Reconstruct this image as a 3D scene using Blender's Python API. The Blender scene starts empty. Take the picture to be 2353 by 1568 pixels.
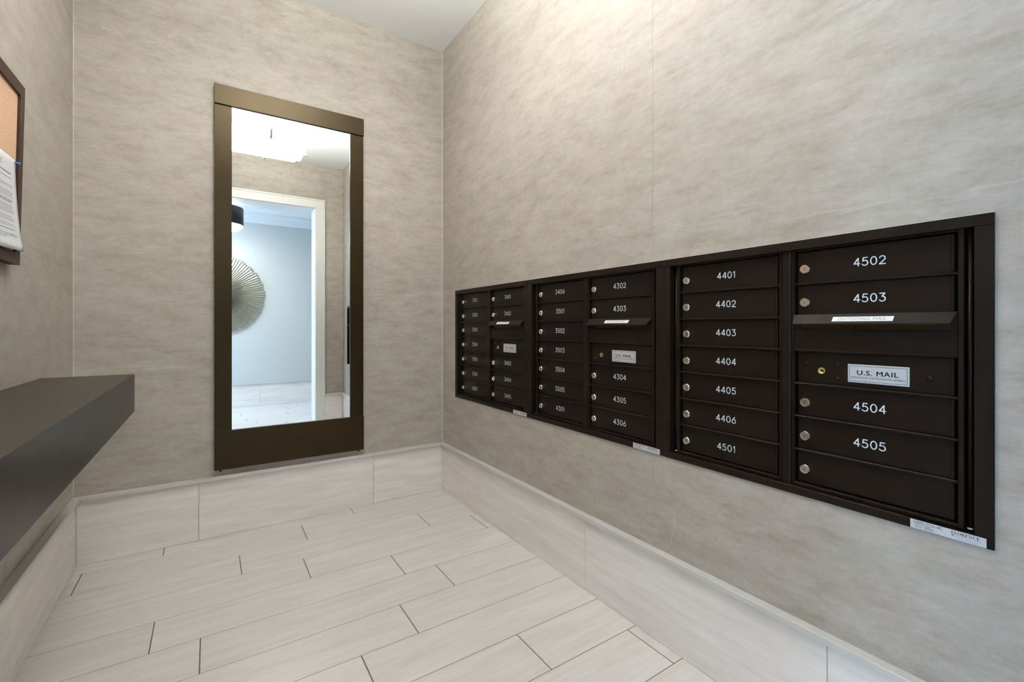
import bpy, bmesh, math, random
from mathutils import Vector, Matrix

random.seed(7)
PI = math.pi
scene = bpy.context.scene
C = scene.collection

# ------------------------------------------------------------------ camera, world, lights, exposure
IMG_W, IMG_H, FPX = 2353.0, 1568.0, 1050.0
HC = 1.110                       # camera height
YAW = math.atan((IMG_W / 2 - 483.0) / FPX)
cam_d = bpy.data.cameras.new('camera')
cam_d.sensor_fit = 'HORIZONTAL'; cam_d.sensor_width = 36.0
cam_d.lens = 36.0 * FPX / IMG_W
cam_d.shift_y = (750.5 - IMG_H / 2) / IMG_W
cam_d.clip_start = 0.02; cam_d.clip_end = 60
cam = bpy.data.objects.new('camera', cam_d); C.objects.link(cam)
cam.location = (0, 0, HC); cam.rotation_euler = (PI / 2, 0, -YAW)
scene.camera = cam

world = bpy.data.worlds.new('world'); scene.world = world
world.use_nodes = True
world.node_tree.nodes['Background'].inputs[0].default_value = (0.42, 0.62, 1.0, 1)
world.node_tree.nodes['Background'].inputs[1].default_value = 1.0

day_d = bpy.data.lights.new('daylight', 'AREA'); day_d.shape = 'RECTANGLE'
day_d.size = 1.30; day_d.size_y = 2.0; day_d.energy = 105; day_d.color = (0.42, 0.68, 1.0)
day = bpy.data.objects.new('daylight', day_d); C.objects.link(day)
day.location = (-2.72, -0.86, 1.35); day.rotation_euler = (PI / 2, 0, -PI / 2)

LAMP = 5.6          # room ceiling fixture
PEND = 16.0          # hall pendant
vs = scene.view_settings
vs.view_transform = 'Standard'; vs.look = 'None'; vs.gamma = 1.0
vs.use_curve_mapping = False; vs.exposure = 0.75

# ------------------------------------------------------------------ sizes
W, XL, D = 1.330, -0.5285, 2.879      # right wall, left wall, back wall
YF, YJ = 0.020, -0.200                # doorway wall: room face, hall face
YH = -1.600                           # hall far wall
CEIL, HCEIL = 2.993, 2.690
HX0, HX1 = -2.60, 2.60                # hall ends
DO0, DO1, DOZ = -0.300, 1.018, 2.482  # door opening

# ------------------------------------------------------------------ materials
def nt(name):
    m = bpy.data.materials.new(name); m.use_nodes = True
    t = m.node_tree; b = t.nodes['Principled BSDF']
    return m, t, b
def N(t, kind, **kw):
    n = t.nodes.new(kind)
    for k, v in kw.items(): setattr(n, k, v)
    return n
def ramp(t, fac, stops):
    r = N(t, 'ShaderNodeValToRGB'); e = r.color_ramp.elements
    while len(e) < len(stops): e.new(0.5)
    for el, (p, c) in zip(e, stops): el.position = p; el.color = (*c, 1)
    t.links.new(fac, r.inputs[0]); return r.outputs[0]
def noise(t, vec, scale, detail=3, rough=.55, dist=0):
    n = N(t, 'ShaderNodeTexNoise'); n.inputs['Scale'].default_value = scale
    n.inputs['Detail'].default_value = detail; n.inputs['Roughness'].default_value = rough
    n.inputs['Distortion'].default_value = dist
    t.links.new(vec, n.inputs['Vector']); return n.outputs['Fac']
def mix(t, a, b, fac, mode='MIX'):
    n = N(t, 'ShaderNodeMix', data_type='RGBA', blend_type=mode)
    for sock, v in ((n.inputs[0], fac), (n.inputs[6], a), (n.inputs[7], b)):
        if hasattr(v, 'is_linked'): t.links.new(v, sock)
        else: sock.default_value = v if not isinstance(v, tuple) else (*v, 1)
    return n.outputs[2]
def math_(t, op, a, b=None):
    n = N(t, 'ShaderNodeMath', operation=op)
    for i, v in enumerate((a, b)):
        if v is None: continue
        if hasattr(v, 'is_linked'): t.links.new(v, n.inputs[i])
        else: n.inputs[i].default_value = v
    return n.outputs[0]
def bump(t, b, h, s, d=.002):
    n = N(t, 'ShaderNodeBump'); n.inputs['Strength'].default_value = s; n.inputs['Distance'].default_value = d
    t.links.new(h, n.inputs['Height']); t.links.new(n.outputs[0], b.inputs['Normal'])
def wallpos(t, su, sz):
    """(along the wall, height) from the world position, for walls square to X or Y"""
    g = N(t, 'ShaderNodeNewGeometry'); s = N(t, 'ShaderNodeSeparateXYZ'); t.links.new(g.outputs['Position'], s.inputs[0])
    u = math_(t, 'MULTIPLY', math_(t, 'ADD', s.outputs[0], s.outputs[1]), su)
    z = math_(t, 'MULTIPLY', s.outputs[2], sz)
    c = N(t, 'ShaderNodeCombineXYZ'); t.links.new(u, c.inputs[0]); t.links.new(z, c.inputs[1])
    return c.outputs[0]
def plain(name, col, rough=.5, metal=0.0, spec=.5):
    m, t, b = nt(name)
    b.inputs['Base Color'].default_value = (*col, 1); b.inputs['Roughness'].default_value = rough
    b.inputs['Metallic'].default_value = metal; b.inputs['Specular IOR Level'].default_value = spec
    return m
def speck(name, col, rough, amount=.06, scale=300, metal=0.0, spec=.5, bmp=0.0):
    m, t, b = nt(name)
    tc = N(t, 'ShaderNodeTexCoord')
    f = noise(t, tc.outputs['Object'], scale, 2)
    lo = tuple(c * (1 - amount) for c in col); hi = tuple(min(1, c * (1 + amount)) for c in col)
    t.links.new(ramp(t, f, [(.3, lo), (.7, hi)]), b.inputs['Base Color'])
    b.inputs['Roughness'].default_value = rough; b.inputs['Metallic'].default_value = metal
    b.inputs['Specular IOR Level'].default_value = spec
    if bmp: bump(t, b, f, bmp, .0006)
    return m
def emit(name, col, s):
    m, t, b = nt(name)
    b.inputs['Base Color'].default_value = (.8, .8, .8, 1)
    b.inputs['Emission Color'].default_value = (*col, 1); b.inputs['Emission Strength'].default_value = s
    return m

def mat_wallpaper():
    m, t, b = nt('wallcovering')
    blot = noise(t, wallpos(t, 6.5, 17), 1.0, 9, .68)
    big = noise(t, wallpos(t, 1.5, 2.6), 1.0, 3, .5)
    weave_h = noise(t, wallpos(t, 16, 240), 1.0, 2, .5)
    weave_v = noise(t, wallpos(t, 200, 14), 1.0, 2, .5)
    hue = noise(t, wallpos(t, 4.2, 11.5), 1.0, 4, .6)
    a = ramp(t, blot, [(.28, (.360, .308, .256)), (.50, (.440, .400, .358)), (.72, (.498, .466, .428))])
    tint = ramp(t, hue, [(.34, (1.022, .982, .965)), (.66, (.988, 1.010, .965))])
    a = mix(t, a, tint, 1.0, 'MULTIPLY')
    mid = noise(t, wallpos(t, 30, 60), 1.0, 7, .72)
    a = mix(t, a, ramp(t, mid, [(.30, (.90, .89, .88)), (.70, (1.085, 1.085, 1.085))]), 1.0, 'MULTIPLY')
    w = math_(t, 'ADD', math_(t, 'MULTIPLY', weave_h, .5), math_(t, 'MULTIPLY', weave_v, .5))
    a = mix(t, a, ramp(t, w, [(.36, (.975, .975, .975)), (.64, (1.02, 1.02, 1.02))]), 1.0, 'MULTIPLY')
    a = mix(t, a, ramp(t, big, [(.3, (.94, .94, .94)), (.7, (1.05, 1.05, 1.05))]), 1.0, 'MULTIPLY')
    # thin pale creases that run along the wall
    cr = noise(t, wallpos(t, 1.3, 14), 1.0, 3, .45)
    crm = ramp(t, cr, [(.655, (0, 0, 0)), (.668, (1, 1, 1)), (.681, (0, 0, 0))])
    a = mix(t, a, (.56, .535, .50), math_(t, 'MULTIPLY', crm, .42))
    t.links.new(a, b.inputs['Base Color'])
    b.inputs['Roughness'].default_value = .48; b.inputs['Specular IOR Level'].default_value = .35
    bump(t, b, w, .06, .0006)
    return m
def mat_tile(name, rough, along='X', lift=1.0):
    """pale stone-look porcelain; streaks run along the tile, each tile its own cut"""
    m, t, b = nt(name)
    g = N(t, 'ShaderNodeNewGeometry'); s = N(t, 'ShaderNodeSeparateXYZ'); t.links.new(g.outputs['Position'], s.inputs[0])
    oi = N(t, 'ShaderNodeObjectInfo'); rnd = math_(t, 'MULTIPLY', oi.outputs['Random'], 37.0)
    c = N(t, 'ShaderNodeCombineXYZ')
    if along == 'X':
        lng, crs = s.outputs[0], s.outputs[1]
    else:
        lng = math_(t, 'ADD', s.outputs[0], s.outputs[1]); crs = s.outputs[2]
    t.links.new(math_(t, 'ADD', math_(t, 'MULTIPLY', lng, 2.6), rnd), c.inputs[0])
    t.links.new(math_(t, 'MULTIPLY', crs, 26), c.inputs[1]); t.links.new(rnd, c.inputs[2])
    f = noise(t, c.outputs[0], 1.0, 6, .62, .4)
    c2 = N(t, 'ShaderNodeCombineXYZ')
    t.links.new(math_(t, 'ADD', math_(t, 'MULTIPLY', lng, 6.0), rnd), c2.inputs[0])
    t.links.new(math_(t, 'MULTIPLY', crs, 70), c2.inputs[1])
    f2 = noise(t, c2.outputs[0], 1.0, 3, .5)
    k = lift
    a = ramp(t, f, [(.30, (.710 * k, .650 * k, .600 * k)), (.52, (.768 * k, .724 * k, .686 * k)), (.72, (.815 * k, .786 * k, .758 * k))])
    a = mix(t, a, ramp(t, f2, [(.35, (.985, .98, .975)), (.65, (1.012, 1.012, 1.012))]), 1.0, 'MULTIPLY')
    tone = ramp(t, oi.outputs['Random'], [(0, (.965, .96, .955)), (1, (1.02, 1.02, 1.02))])
    a = mix(t, a, tone, 1.0, 'MULTIPLY')
    t.links.new(a, b.inputs['Base Color'])
    b.inputs['Roughness'].default_value = rough
    bump(t, b, f2, .04, .001)
    return m
def mat_wood():
    m, t, b = nt('dark_wood')
    tc = N(t, 'ShaderNodeTexCoord'); mp = N(t, 'ShaderNodeMapping'); mp.inputs['Scale'].default_value = (30, 2.2, 14)
    t.links.new(tc.outputs['Object'], mp.inputs[0])
    f = noise(t, mp.outputs[0], 2.2, 6, .65, .8)
    t.links.new(ramp(t, f, [(.32, (.012, .0080, .0050)), (.55, (.027, .0190, .0125)), (.75, (.058, .042, .028))]), b.inputs['Base Color'])
    b.inputs['Roughness'].default_value = .36; bump(t, b, f, .18, .0008)
    return m
def mat_cork():
    m, t, b = nt('cork')
    tc = N(t, 'ShaderNodeTexCoord')
    v = N(t, 'ShaderNodeTexVoronoi'); v.inputs['Scale'].default_value = 420; t.links.new(tc.outputs['Object'], v.inputs['Vector'])
    f = noise(t, tc.outputs['Object'], 260, 3)
    a = ramp(t, f, [(.3, (.55, .32, .18)), (.5, (.74, .47, .30)), (.7, (.84, .58, .40))])
    s = N(t, 'ShaderNodeSeparateColor'); t.links.new(v.outputs['Color'], s.inputs[0])
    a = mix(t, a, ramp(t, s.outputs[0], [(.0, (.80, .76, .72)), (.25, (1, 1, 1)), (1, (1.06, 1.06, 1.06))]), 1.0, 'MULTIPLY')
    t.links.new(a, b.inputs['Base Color']); b.inputs['Roughness'].default_value = .9
    bump(t, b, f, .3, .001)
    return m
def mat_bronze():
    m, t, b = nt('dark_bronze')
    tc = N(t, 'ShaderNodeTexCoord'); mp = N(t, 'ShaderNodeMapping'); mp.inputs['Scale'].default_value = (1, 1, .15)
    t.links.new(tc.outputs['Object'], mp.inputs[0])
    f = noise(t, mp.outputs[0], 14, 3, .6)
    t.links.new(ramp(t, f, [(.3, (.0095, .0050, .0010)), (.7, (.0130, .0070, .0016))]), b.inputs['Base Color'])
    b.inputs['Specular IOR Level'].default_value = .40; b.inputs['Specular Tint'].default_value = (1.0, .77, .47, 1)
    b.inputs['Roughness'].default_value = .32
    return m
def mat_brushed(name, col, rough):
    m, t, b = nt(name)
    tc = N(t, 'ShaderNodeTexCoord'); mp = N(t, 'ShaderNodeMapping'); mp.inputs['Scale'].default_value = (1, 8, 900)
    t.links.new(tc.outputs['Object'], mp.inputs[0])
    f = noise(t, mp.outputs[0], 3, 2)
    t.links.new(ramp(t, f, [(.3, tuple(c * .9 for c in col)), (.7, col)]), b.inputs['Base Color'])
    b.inputs['Roughness'].default_value = rough; b.inputs['Metallic'].default_value = .35
    return m
def mat_pane(name, tint=(1, 1, 1), gloss=.08):
    m = bpy.data.materials.new(name); m.use_nodes = True; t = m.node_tree; t.nodes.clear()
    o = N(t, 'ShaderNodeOutputMaterial'); tr = N(t, 'ShaderNodeBsdfTransparent'); gl = N(t, 'ShaderNodeBsdfGlossy')
    tr.inputs[0].default_value = (*tint, 1); gl.inputs['Roughness'].default_value = .03
    mx = N(t, 'ShaderNodeMixShader'); mx.inputs[0].default_value = gloss
    t.links.new(tr.outputs[0], mx.inputs[1]); t.links.new(gl.outputs[0], mx.inputs[2]); t.links.new(mx.outputs[0], o.inputs[0])
    return m

M = dict(
    wall=mat_wallpaper(), floor=mat_tile('floor_porcelain', .30), base=mat_tile('base_porcelain', .08, 'U', 1.15),
    grout=speck('grout', (.150, .118, .084), .9), cap=speck('painted_cap', (.60, .585, .545), .45, .01, 40),
    caulk=speck('caulk', (.62, .60, .565), .6, .02, 60), ceil=speck('ceiling_paint', (.86, .86, .86), .8, .01, 80),
    casing=speck('casing_paint', (.80, .79, .75), .38, .01, 40), hallwall=speck('hall_paint', (.60, .625, .605), .6, .015, 30),
    white=speck('trim_white', (.78, .79, .79), .45, .01, 40),
    box=speck('powder_coat', (.0125, .0078, .0049), .38, .15, 900, 0, .15, .25),
    box_in=plain('box_shadow', (.008, .006, .005), .6), print=plain('number_print', (.72, .76, .80), .5),
    ink=plain('black_ink', (.010, .010, .011), .5), ink2=plain('grey_ink', (.16, .17, .19), .5), ink3=plain('pale_ink', (.38, .40, .42), .5),
    blueink=plain('blue_ink', (.05, .20, .45), .5), yellowink=plain('yellow_ink', (.75, .60, .12), .5),
    chrome=plain('chrome', (.78, .76, .72), .16, 1.0), steel=speck('lock_face', (.62, .56, .47), .32, .08, 500, 1.0),
    brass=plain('brass', (.66, .46, .12), .3, 1.0), plate=mat_brushed('brushed_plate', (.70, .71, .73), .42),
    label=speck('label_white', (.82, .81, .77), .5, .02, 60), flap=plain('slot_flap', (.075, .050, .024), .35, 1.0),
    bronze=mat_bronze(), glass_mirror=plain('mirror_silver', (.93, .94, .93), .0, 1.0), rubber=plain('rubber', (.010, .010, .010), .6),
    wood=mat_wood(), frame=speck('board_frame', (.046, .026, .014), .5, .15, 60, 0, .2), cork=mat_cork(),
    paper=speck('paper', (.82, .82, .84), .7, .01, 200), pin=plain('blue_plastic', (.03, .19, .68), .25),
    lampw=emit('lamp_diffuser', (1.0, .99, .975), LAMP), lampg=emit('lamp_glass', (1.0, .99, .975), LAMP * .8), added_uplight=emit('added_uplight_glow', (1.0, .99, .975), LAMP * 8.0), bulb=emit('lamp_tube', (1.0, .99, .975), LAMP * 3), drumtop=emit('drum_top', (.95, .97, 1.0), PEND * .15),
    lampedge=mat_pane('lamp_side_glass', (.95, .98, .95), .05), metal=plain('satin_nickel', (.55, .55, .55), .3, 1.0),
    shade=speck('black_shade', (.010, .011, .014), .35, .1, 200), crystal=emit('crystal_diffuser', (1.0, .98, .95), PEND),
    silver=speck('silver_leaf', (.70, .69, .63), .30, .12, 90, 1.0, .5, .4), pane=mat_pane('window_glass', (.97, .99, 1.0), .06),
)

# ------------------------------------------------------------------ mesh helpers
def add_box(bm, lo, hi, bev=0.0, seg=1, mi=0):
    lo = Vector(lo); hi = Vector(hi)
    lo, hi = Vector(map(min, lo, hi)), Vector(map(max, lo, hi))
    mt = Matrix.Translation((lo + hi) / 2) @ Matrix.Diagonal((*(hi - lo), 1))
    r = bmesh.ops.create_cube(bm, size=1.0, matrix=mt)
    fs = set(f for v in r['verts'] for f in v.link_faces)
    for f in fs: f.material_index = mi
    if bev > 0:
        ed = list(set(e for v in r['verts'] for e in v.link_edges))
        q = bmesh.ops.bevel(bm, geom=ed, offset=bev, segments=seg, affect='EDGES', profile=.6, clamp_overlap=True)
        for f in q['faces']: f.material_index = mi
def add_lathe(bm, prof, org, axis, n=24, mi=0, smooth=True, mids=None):
    """prof: (radius, distance along axis); closed on the axis where the radius is 0"""
    axis = Vector(axis).normalized(); org = Vector(org)
    a = axis.orthogonal().normalized(); b = axis.cross(a)
    rings = []
    for r, d in prof:
        if r < 1e-7: rings.append([bm.verts.new(org + axis * d)])
        else: rings.append([bm.verts.new(org + axis * d + (a * math.cos(2 * PI * k / n) + b * math.sin(2 * PI * k / n)) * r) for k in range(n)])
    for i, (p, q) in enumerate(zip(rings, rings[1:])):
        for k in range(n):
            k2 = (k + 1) % n
            if len(p) == 1 and len(q) == 1: continue
            if len(p) == 1: f = bm.faces.new((p[0], q[k], q[k2]))
            elif len(q) == 1: f = bm.faces.new((p[k], p[k2], q[0]))
            else: f = bm.faces.new((p[k], p[k2], q[k2], q[k]))
            f.smooth = smooth; f.material_index = mids[i] if mids else mi
def add_poly(bm, pts, mi=0):
    f = bm.faces.new([bm.verts.new(p) for p in pts]); f.material_index = mi
def add_prism(bm, prof, a0, a1, fn, mi=0):
    """prof: 2-D outline; fn(p, q, a) -> point; swept from a0 to a1"""
    A = [bm.verts.new(fn(p, q, a0)) for p, q in prof]; B = [bm.verts.new(fn(p, q, a1)) for p, q in prof]
    n = len(prof)
    for i in range(n):
        bm.faces.new((A[i], A[(i + 1) % n], B[(i + 1) % n], B[i])).material_index = mi
    bm.faces.new(list(reversed(A))).material_index = mi; bm.faces.new(B).material_index = mi
def mesh(name, bm, mats):
    bmesh.ops.recalc_face_normals(bm, faces=bm.faces)
    me = bpy.data.meshes.new(name); bm.to_mesh(me); bm.free()
    for m in (mats if isinstance(mats, (list, tuple)) else [mats]): me.materials.append(M[m] if isinstance(m, str) else m)
    return me
def link(name, data, parent=None, loc=None, rot=None):
    o = bpy.data.objects.new(name, data); C.objects.link(o)
    if parent is not None: o.parent = parent
    if loc: o.location = loc
    if rot: o.rotation_euler = rot
    return o
def obj(name, bm, mats, parent=None, loc=None, rot=None): return link(name, mesh(name, bm, mats), parent, loc, rot)
def tag(o, label, cat=None, group=None, kind=None):
    o['label'] = label
    if cat: o['category'] = cat
    if group: o['group'] = group
    if kind: o['kind'] = kind
    return o
def struct(o, label, cat): return tag(o, label, cat, kind='structure')
def boxobj(name, lo, hi, mat, parent=None, bev=0.0):
    """a box whose origin is its centre; equal boxes stay cheap"""
    bm = bmesh.new(); c = [(a + b) / 2 for a, b in zip(lo, hi)]
    add_box(bm, [a - k for a, k in zip(lo, c)], [b - k for b, k in zip(hi, c)], bev)
    return obj(name, bm, mat, parent, c)
def thing(name, loc, label, cat, group=None):
    o = bpy.data.objects.new(name, None); C.objects.link(o); o.location = loc; o.empty_display_size = .05
    return tag(o, label, cat, group)

# ---- flat lettering -------------------------------------------------
def font_faces(txt, size, offset=0.0, xs=1.0, spacing=1.0):
    cu = bpy.data.curves.new('lettering', 'FONT'); cu.body = txt; cu.size = size; cu.offset = offset
    cu.space_character = spacing; cu.align_x = 'CENTER'; cu.align_y = 'CENTER'; cu.resolution_u = 3
    o = bpy.data.objects.new('lettering', cu); C.objects.link(o)
    dg = bpy.context.evaluated_depsgraph_get(); me = bpy.data.meshes.new_from_object(o.evaluated_get(dg))
    vs_ = [(v.co.x * xs, v.co.y) for v in me.vertices]; fs = [list(p.vertices) for p in me.polygons]
    bpy.data.objects.remove(o); bpy.data.meshes.remove(me); bpy.data.curves.remove(cu)
    if vs_:                                                     # centre on the real outline
        cx = (min(v[0] for v in vs_) + max(v[0] for v in vs_)) / 2; cy = (min(v[1] for v in vs_) + max(v[1] for v in vs_)) / 2
        vs_ = [(x - cx, y - cy) for x, y in vs_]
    return vs_, fs
def put_font(bm, faces, fn, mi=0, width=None, height=None):
    vs_, fs = faces
    sx = sy = 1.0
    if width: sx = width / (max(v[0] for v in vs_) - min(v[0] for v in vs_)); sy = sx
    if height: sy = height / (max(v[1] for v in vs_) - min(v[1] for v in vs_)); sx = sx if width else sy
    nv = [bm.verts.new(fn(x * sx, y * sy)) for x, y in vs_]
    for f in fs:
        try: bm.faces.new([nv[i] for i in f]).material_index = mi
        except ValueError: pass
def arc(cx, cy, rx, ry, a0, a1, n=12):
    return [(cx + rx * math.cos(math.radians(a0 + (a1 - a0) * i / n)), cy + ry * math.sin(math.radians(a0 + (a1 - a0) * i / n))) for i in range(n + 1)]
DIG = {   # single-stroke rounded numerals, box 0.62 x 1
    '0': [arc(.31, .5, .31, .5, 0, 360, 24)],
    '1': [[(.05, .80), (.24, 1.0), (.24, 0)]],
    '2': [arc(.30, .70, .29, .30, 165, -30, 12) + [(.0, .0), (.62, .0)]],
    '3': [[(.04, 1.0), (.56, 1.0), (.27, .62)] + arc(.29, .31, .31, .31, 80, -150, 14)],
    '4': [[(.47, 0), (.47, 1.0), (.0, .28), (.64, .28)]],
    '5': [[(.54, 1.0), (.12, 1.0), (.06, .56)] + arc(.28, .32, .32, .32, 125, -150, 14)],
    '6': [[(.47, 1.0), (.08, .48)] + arc(.31, .31, .31, .31, 155, 515, 22)],
    '7': [[(.0, 1.0), (.58, 1.0), (.17, 0)]],
}
def put_number(bm, txt, fn, h, sw):
    """fn(x, y, lift): every piece lies a few microns above the last, so that overlaps stay clean"""
    adv = {'1': .50}; lift = 0.0
    wd = [adv.get(ch, .92) for ch in txt]; tot = sum(wd) - .28
    x = -tot / 2
    for ch, w in zip(txt, wd):
        for st in DIG[ch]:
            P = [((x + px) * h, (py - .5) * h) for px, py in st]
            for (ax, ay), (bx, by) in zip(P, P[1:]):
                dx, dy = bx - ax, by - ay; L = math.hypot(dx, dy)
                if L < 1e-9: continue
                nx, ny = -dy / L * sw / 2, dx / L * sw / 2; lift += 4e-6
                add_poly(bm, [fn(ax + nx, ay + ny, lift), fn(bx + nx, by + ny, lift), fn(bx - nx, by - ny, lift), fn(ax - nx, ay - ny, lift)])
            for ax, ay in P:
                lift += 4e-6
                add_poly(bm, [fn(ax + sw / 2 * math.cos(k * PI / 4), ay + sw / 2 * math.sin(k * PI / 4), lift) for k in range(8)])
        x += w
def ring_pts(cx, cy, ro, ri, a0, a1, n=14):
    out = []
    for i in range(n):
        t0, t1 = (math.radians(a0 + (a1 - a0) * k / n) for k in (i, i + 1))
        out.append([(cx + ro[0] * math.cos(t0), cy + ro[1] * math.sin(t0)), (cx + ro[0] * math.cos(t1), cy + ro[1] * math.sin(t1)),
                    (cx + ri[0] * math.cos(t1), cy + ri[1] * math.sin(t1)), (cx + ri[0] * math.cos(t0), cy + ri[1] * math.sin(t0))])
    return out
def rc(x0, y0, x1, y1): return [(x0, y0), (x1, y0), (x1, y1), (x0, y1)]
SERIF = {
    'F': (.78, [rc(.12, 0, .31, 1), rc(.02, .93, .72, 1), rc(.3, .47, .55, .54), rc(.02, 0, .43, .06), rc(.65, .74, .72, .95), rc(.49, .38, .55, .63)]),
    'L': (.78, [rc(.12, 0, .31, 1), rc(.02, .94, .43, 1), rc(.02, 0, .73, .07), rc(.66, .05, .73, .28)]),
    'O': (1.0, ring_pts(.48, .5, (.44, .52), (.25, .46), 0, 360, 22)),
    'R': (.92, [rc(.12, 0, .31, 1), rc(.02, 0, .43, .06), rc(.02, .94, .5, 1), rc(.28, .47, .5, .53),
                [(.42, .5), (.60, .5), (.88, .04), (.68, .04)], rc(.62, 0, .94, .06)] + ring_pts(.46, .735, (.28, .265), (.10, .20), -90, 90, 10)),
    'E': (.82, [rc(.12, 0, .31, 1), rc(.02, .93, .72, 1), rc(.3, .47, .55, .54), rc(.02, 0, .76, .07), rc(.65, .74, .72, .95), rc(.49, .38, .55, .63), rc(.69, .05, .76, .28)]),
    'N': (1.02, [rc(.14, 0, .21, 1), rc(.74, 0, .81, 1), [(.10, 1), (.32, 1), (.81, 0), (.66, 0)], rc(.02, 0, .34, .06), rc(.62, .94, .94, 1), rc(.02, .94, .2, 1)]),
    'C': (.92, ring_pts(.48, .5, (.44, .52), (.25, .46), 48, 312, 18) + [rc(.74, .66, .80, .98), rc(.74, .04, .80, .26)]),
}
def put_serif(bm, txt, fn, width, height, mi):
    tot = sum(SERIF[c][0] for c in txt); k = width / tot; x = -tot / 2
    for c in txt:
        w, polys = SERIF[c]
        for p in polys: add_poly(bm, [fn((x + a) * k, (b - .5) * height) for a, b in p], mi)
        x += w

# ------------------------------------------------------------------ the room shell
T = .12
def wall_box(name, lo, hi, label, mat='wall'):
    return struct(boxobj(name, lo, hi, mat), label, 'wall')
SK = .002                                                      # thickness of the wall covering

def strips(parent, along, edges, face, out, zlo, zhi, hole=None):
    """the wall covering hung in wide vertical strips with hairline seams.  along 'X' or 'Y'; face = the visible
    plane; out = direction into the wall; hole = (a0, a1, z0, z1)"""
    for a0, a1 in zip(edges, edges[1:]):
        a0 += .0004; a1 -= .0004
        cells = [(a0, a1, zlo, zhi)]
        if hole and a0 < hole[1] and a1 > hole[0]:
            h0, h1 = max(a0, hole[0]), min(a1, hole[1]); cells = []
            if a0 < h0: cells.append((a0, h0, zlo, zhi))
            if h1 < a1: cells.append((h1, a1, zlo, zhi))
            if hole[2] > zlo: cells.append((h0, h1, zlo, hole[2]))
            if hole[3] < zhi: cells.append((h0, h1, hole[3], zhi))
        bm = bmesh.new()
        for p, q, z0, z1 in cells:
            if along == 'X': add_box(bm, (p, face, z0), (q, face + out * SK, z1))
            else: add_box(bm, (face, p, z0), (face + out * SK, q, z1))
        o = obj('wallpaper_strip', bm, 'wall', parent)
        o.matrix_parent_inverse = Matrix.Translation(-parent.location)

MB_Y0, MB_Y1, MB_Z0, MB_Z1 = .2332, 2.6734, .655, 1.342         # mailbox bank in the right wall
HOLE = (MB_Y0 + .006, MB_Y1 - .006, MB_Z0 + .006, MB_Z1 - .006)

o = wall_box('wall_back', (XL - T, D + SK, 0), (W + T, D + T, CEIL), 'taupe textured wall covering behind the tall mirror')
strips(o, 'X', [XL, .462, W], D, 1, .30, CEIL)
o = wall_box('wall_left', (XL - T, YJ, 0), (XL - SK, D + T, CEIL), 'taupe textured wall beside the dark floating counter')
strips(o, 'Y', [YF, .70, 2.04, D], XL, -1, .30, CEIL)

bm = bmesh.new()                                                # right wall, opened for the mailboxes
for lo, hi in (((W + SK, YJ, 0), (W + .45, D + T, HOLE[2])), ((W + SK, YJ, HOLE[3]), (W + .45, D + T, CEIL)),
               ((W + SK, YJ, HOLE[2]), (W + .45, HOLE[0], HOLE[3])), ((W + SK, HOLE[1], HOLE[2]), (W + .45, D + T, HOLE[3]))):
    add_box(bm, lo, hi)
o = struct(obj('wall_right', bm, 'wall'), 'taupe textured wall with the mailbox bank set into it', 'wall')
strips(o, 'Y', [YF, 1.094, 2.43, D], W, 1, .30, CEIL, HOLE)

bm = bmesh.new()                                                # wall with the doorway (where the camera stands)
JT = .018
add_box(bm, (XL - T, YJ, 0), (DO0 - JT, YF - SK, CEIL)); add_box(bm, (DO1 + JT, YJ, 0), (W + .45, YF - SK, CEIL))
add_box(bm, (DO0 - JT, YJ, DOZ + JT), (DO1 + JT, YF - SK, CEIL))
o = struct(obj('wall_front', bm, 'wall'), 'taupe textured wall around the cased doorway, seen in the mirror', 'wall')
strips(o, 'X', [XL, -.25, 1.09, W], YF, -1, .30, CEIL, (DO0 - .05, DO1 + .05, .0, DOZ + .05))

o = struct(boxobj('ceiling', (XL - T, YF - .1, CEIL), (W + .45, D + T, CEIL + .1), 'ceil'), 'plain white ceiling of the mail room', 'ceiling')

# hall seen through the doorway, in the mirror
struct(boxobj('wall_hall_far', (HX0 - .1, YH - .1, 0), (HX1 + .1, YH, HCEIL + .3), 'hallwall'), 'pale hall wall with the silver starburst, seen in the mirror', 'wall')
struct(boxobj('wall_hall_end', (HX1, YH, 0), (HX1 + .1, YJ, HCEIL + .3), 'hallwall'), 'pale end wall of the hall outside the doorway', 'wall')
bm = bmesh.new(); add_box(bm, (HX0 - .1, YJ + .001, 0), (XL - T, YJ + .1, HCEIL + .3)); add_box(bm, (W + .45, YJ + .001, 0), (HX1 + .1, YJ + .1, HCEIL + .3))
add_box(bm, (XL - T, YJ - .002, 0), (DO0 - JT, YJ, HCEIL)); add_box(bm, (DO1 + JT, YJ - .002, 0), (W + .45, YJ, HCEIL)); add_box(bm, (DO0 - JT, YJ - .002, DOZ + JT), (DO1 + JT, YJ, HCEIL))
struct(obj('wall_hall_near', bm, 'hallwall'), 'pale hall side of the doorway wall', 'wall')
struct(boxobj('ceiling_hall', (HX0 - .1, YH - .1, HCEIL), (HX1 + .1, YJ, HCEIL + .1), 'ceil'), 'white hall ceiling beyond the doorway', 'ceiling')
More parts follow.
